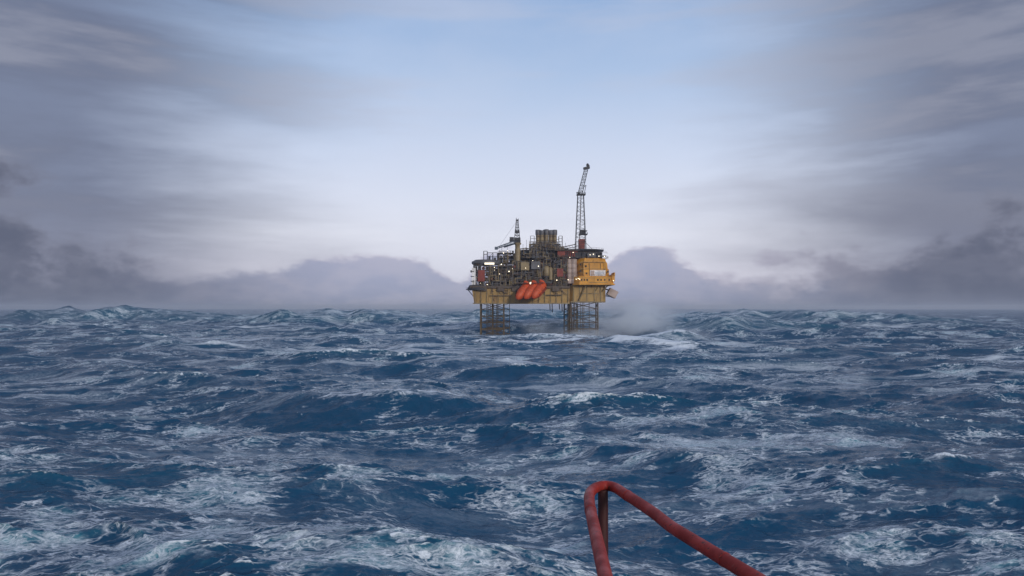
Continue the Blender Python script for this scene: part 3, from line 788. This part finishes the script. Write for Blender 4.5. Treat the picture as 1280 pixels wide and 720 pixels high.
# milky aerated water between foam lines
milk = t.m('MULTIPLY', t.smooth(t.m('ADD', amt, t.m('MULTIPLY', aF, .3)), .35, 1.0), t.smooth(t.noise(Pw, .3, 4, .6), .35, .68))
deep = (.0065,.064,.138,1)
body = t.mix(t.m('MULTIPLY', milk, .85), deep, (.06,.30,.37,1))
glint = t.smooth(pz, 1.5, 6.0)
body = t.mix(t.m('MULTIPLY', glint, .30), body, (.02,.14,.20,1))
fcol = (.76,.84,.92,1)
basec = t.mix(F, body, fcol)
t.L.new(basec, bs.inputs['Base Color'])
t.L.new(t.m('ADD', t.smooth(dist, 60, 1500, .10, .34), t.m('MULTIPLY', F, .5)), bs.inputs['Roughness'])
bs.inputs['IOR'].default_value = 1.33
bs.inputs['Specular IOR Level'].default_value = .38
# ripples
h1 = t.noise(P, 1.5, 7, .60, .4); h2 = t.noise(P, .35, 6, .58, .3)
hh = t.m('ADD', t.m('MULTIPLY', h1, .26), t.m('MULTIPLY', h2, 1.0)); hh = t.m('ADD', hh, t.m('MULTIPLY', F, .10))
bp = t.n('ShaderNodeBump'); bp.inputs['Distance'].default_value = .75; t.L.new(t.smooth(dist, 60, 1500, .75, 1.0), bp.inputs['Strength'])
t.L.new(hh, bp.inputs['Height']); t.L.new(bp.outputs[0], bs.inputs['Normal'])
me.materials.append(wm)

# ================================================================== SPRAY (real volumes standing at the legs and over the breaker)
def spray(name, label, c, r, dens, seed, colr=(.94,.97,1,1)):
    b = MB(); n = 28; prof = [(max(.02, math.sin(math.pi*i/14)), -math.cos(math.pi*i/14)) for i in range(15)]
    b.lathe((0,0,0), prof, n)
    m = bpy.data.materials.new(name+'_volume'); m.use_nodes = True
    t = NT(m.node_tree); t.N.remove(t.N['Principled BSDF'])
    tc = t.n('ShaderNodeTexCoord').outputs['Object']
    L = t.n('ShaderNodeVectorMath', operation='LENGTH'); t.L.new(tc, L.inputs[0])
    fall = t.smooth(L.outputs['Value'], 1.0, .15)
    o_ = t.vm('ADD', tc, (seed*3.1, seed, 0)); ns = t.noise(o_, 1.9, 5, .6, .5)
    d = t.m('MULTIPLY', t.m('MULTIPLY', fall, t.smooth(ns, .34, .62)), dens)
    v = t.n('ShaderNodeVolumePrincipled'); v.inputs['Color'].default_value = colr; t.L.new(d, v.inputs['Density']); v.inputs['Anisotropy'].default_value = .15
    t.L.new(v.outputs[0], t.N['Material Output'].inputs['Volume'])
    o = b.build(name, m); o.location = c; o.scale = r
    tag(o, label, 'sea spray', None, 'stuff'); return o
spray('sea_spray', 'white water bursting off the breaking wave right of the platform', (96, 404, 3), (24, 10, 8), .10, 4)
spray('sea_spray', 'thin mist hanging between the platform legs', (26, 546, 3), (26, 9, 9), .10, 6)
spray('sea_spray', 'pale spray drifting off the wave behind the platform right leg', (92, 548, 11), (42, 20, 20), .22, 1)
spray('sea_spray', 'white splash round the foot of the platform right leg', (54, 506, 0), (26, 12, 7), .22, 3)

# ================================================================== SKY
w = bpy.data.worlds.new('World'); scene.world = w; w.use_nodes = True
t = NT(w.node_tree); bg = t.N['Background']
SUN_EL, SUN_AZ = R(16), R(152)     # azimuth clockwise from +Y: behind the camera, to the right
sky = t.n('ShaderNodeTexSky', sky_type='NISHITA'); sky.sun_disc = False; sky.sun_elevation = SUN_EL; sky.sun_rotation = SUN_AZ
skyc = t.vm('SCALE', sky.outputs[0], .075)
g = t.vm('NORMALIZE', t.n('ShaderNodeTexCoord').outputs['Generated'])
x, y, z = t.sep(g)
hz = t.m('SQRT', t.m('ADD', t.m('MULTIPLY', x, x), t.m('MULTIPLY', y, y)))
el = t.m('DIVIDE', z, t.m('MAXIMUM', hz, .02))                     # tan of the elevation
azx = t.m('DIVIDE', x, t.m('MAXIMUM', y, .02))
front = t.smooth(y, -.05, .12)
cl = t.comb(azx, t.m('MULTIPLY', el, 2.2), 0.0)
nz = t.noise(cl, 6.0, 10, .58, .1); nzb = t.noise(t.vm('ADD', cl, (3.7,1.3,0)), 2.3, 5, .55)
s_ = lambda v: min(v/.6, 1)
clear = t.ramp(t.m('MULTIPLY', el, 1/.6, clamp=True), [(0, lin(192,190,208)), (s_(.045), lin(222,221,236)), (s_(.10), lin(234,236,249)), (s_(.2), lin(211,222,245)), (s_(.32), lin(178,200,233)), (s_(.43), lin(150,180,222)), (1, lin(110,140,190))])
soft = t.smooth(nzb, .35, .75)
clear = t.mix(t.m('MULTIPLY', soft, .35), clear, lin(214,220,238))
clear = t.mix(.05, clear, skyc)
# low bank of cloud along the horizon
edge = t.m('ADD', .022, t.m('MULTIPLY', t.m('SUBTRACT', nz, .38), .19))
hump = t.m('MULTIPLY', t.smooth(t.m('ABSOLUTE', t.m('SUBTRACT', azx, .195)), .085, .02), .054)
hump2 = t.m('MULTIPLY', t.smooth(t.m('ABSOLUTE', t.m('ADD', azx, .02)), .05, .01), .045)
hump3 = t.m('MULTIPLY', t.smooth(azx, -.07, -.13), .022)
edge = t.m('ADD', t.m('ADD', edge, hump3), t.m('MAXIMUM', hump, hump2))
bank = t.smooth(t.m('SUBTRACT', edge, el), -.004, .016)
bankc = t.mix(t.smooth(el, 0, .09), lin(146,154,182), lin(166,171,198))
rim = t.smooth(t.m('SUBTRACT', edge, el), .022, .002)
bankc = t.mix(t.m('MULTIPLY', rim, .6), bankc, lin(206,198,212))
bn = t.noise(cl, 14, 7, .6); bankc = t.mix(t.smooth(bn, .4, .62, 0, .45), bankc, lin(184,182,200))
cen = t.mix(t.m('MULTIPLY', bank, .85), clear, bankc)
# broken grey cloud, heavier towards either side, in two layers with lit upper rims
sd = t.m('ABSOLUTE', azx)
vn = t.noise(cl, 1.6, 6, .55)
vf = t.noise(t.vm('ADD', cl, (2,5,8)), 4.2, 10, .6, .1)
flat = t.noise(t.comb(t.m('MULTIPLY', azx, .7), t.m('MULTIPLY', el, 4.5), 3.0), 2.6, 9, .56, .15)      # long level cloud layers
sdn = t.m('ADD', t.m('ABSOLUTE', t.m('SUBTRACT', azx, .03)), t.m('MULTIPLY', t.m('SUBTRACT', flat, .5), .45))
veilc = t.mix(t.smooth(flat, .36, .64), lin(114,124,150), lin(92,98,120))
veilc = t.mix(t.smooth(el, .16, .0), veilc, lin(124,128,149))
fwd = t.mix(t.smooth(sdn, .16, .62, 0, .92), clear, veilc)
wisp = t.m('MULTIPLY', t.smooth(flat, .47, .62), t.smooth(el, .05, .2))
fwd = t.mix(t.m('MULTIPLY', wisp, .30), fwd, lin(196,200,218))
# the bank of cloud stands taller and darker away from the clearing
rise = t.m('MULTIPLY', t.smooth(sd, .20, .75), .075)
lump = t.m('MULTIPLY', t.m('MULTIPLY', t.m('SUBTRACT', vf, .5), .34), t.smooth(sd, .18, .5))
edge2 = t.m('ADD', t.m('ADD', edge, rise), lump)
dd = t.m('SUBTRACT', edge2, el)
bank2 = t.smooth(dd, -.004, t.smooth(sd, .2, .5, .016, .05))
dk = t.smooth(sd, .17, .62)
bc = t.mix(t.smooth(dd, .0, .07), lin(126,129,147), lin(90,96,116)); bc = t.mix(t.smooth(bn, .4, .62, 0, .4), bc, lin(118,122,140))
fwd = t.mix(t.m('MULTIPLY', bank2, .88), fwd, t.mix(dk, bankc, bc))
rear = t.mix(.2, t.ramp(t.m('MULTIPLY', el, .5, clamp=True), [(0, lin(176,176,190)), (.5, lin(158,170,196)), (1, lin(140,156,188))]), skyc)
allc = t.mix(front, rear, fwd)
t.L.new(allc, bg.inputs['Color']); bg.inputs['Strength'].default_value = 1.0

# ================================================================== SUN, CAMERA, RENDER
ld = bpy.data.lights.new('sun', 'SUN'); ld.energy = 1.6; ld.angle = R(10); ld.color = (1,.95,.89)
so = bpy.data.objects.new('sun', ld); col.objects.link(so)
d = Vector((math.sin(SUN_AZ)*math.cos(SUN_EL), math.cos(SUN_AZ)*math.cos(SUN_EL), math.sin(SUN_EL)))
so.rotation_euler = d.to_track_quat('Z', 'Y').to_euler()
cd = bpy.data.cameras.new('camera'); cam = bpy.data.objects.new('camera', cd); col.objects.link(cam)
cam.location = (0, 0, EYE); cam.rotation_euler = (R(90)+math.atan(25/900), 0, 0)
cd.sensor_width = 36; cd.lens = 36*900/1280; cd.clip_start = .05; cd.clip_end = 60000
scene.camera = cam
scene.render.engine = 'CYCLES'; scene.cycles.volume_bounces = 9; scene.cycles.max_bounces = 12
# thin sea haze over the whole scene
b = MB(); b.bx(-9000, 9000, -2500, 18000, -30, 70)
hm = bpy.data.materials.new('haze_volume'); hm.use_nodes = True; t = NT(hm.node_tree); t.N.remove(t.N['Principled BSDF'])
v = t.n('ShaderNodeVolumeScatter'); v.inputs['Color'].default_value = (.80,.84,.95,1); v.inputs['Density'].default_value = .00012; v.inputs['Anisotropy'].default_value = .4
t.L.new(v.outputs[0], t.N['Material Output'].inputs['Volume'])
hz_ = b.build('haze', hm); tag(hz_, kind='structure')
scene.view_settings.view_transform = 'Standard'; scene.view_settings.look = 'None'; scene.view_settings.exposure = 0
scene.render.resolution_x = 1024; scene.render.resolution_y = 576
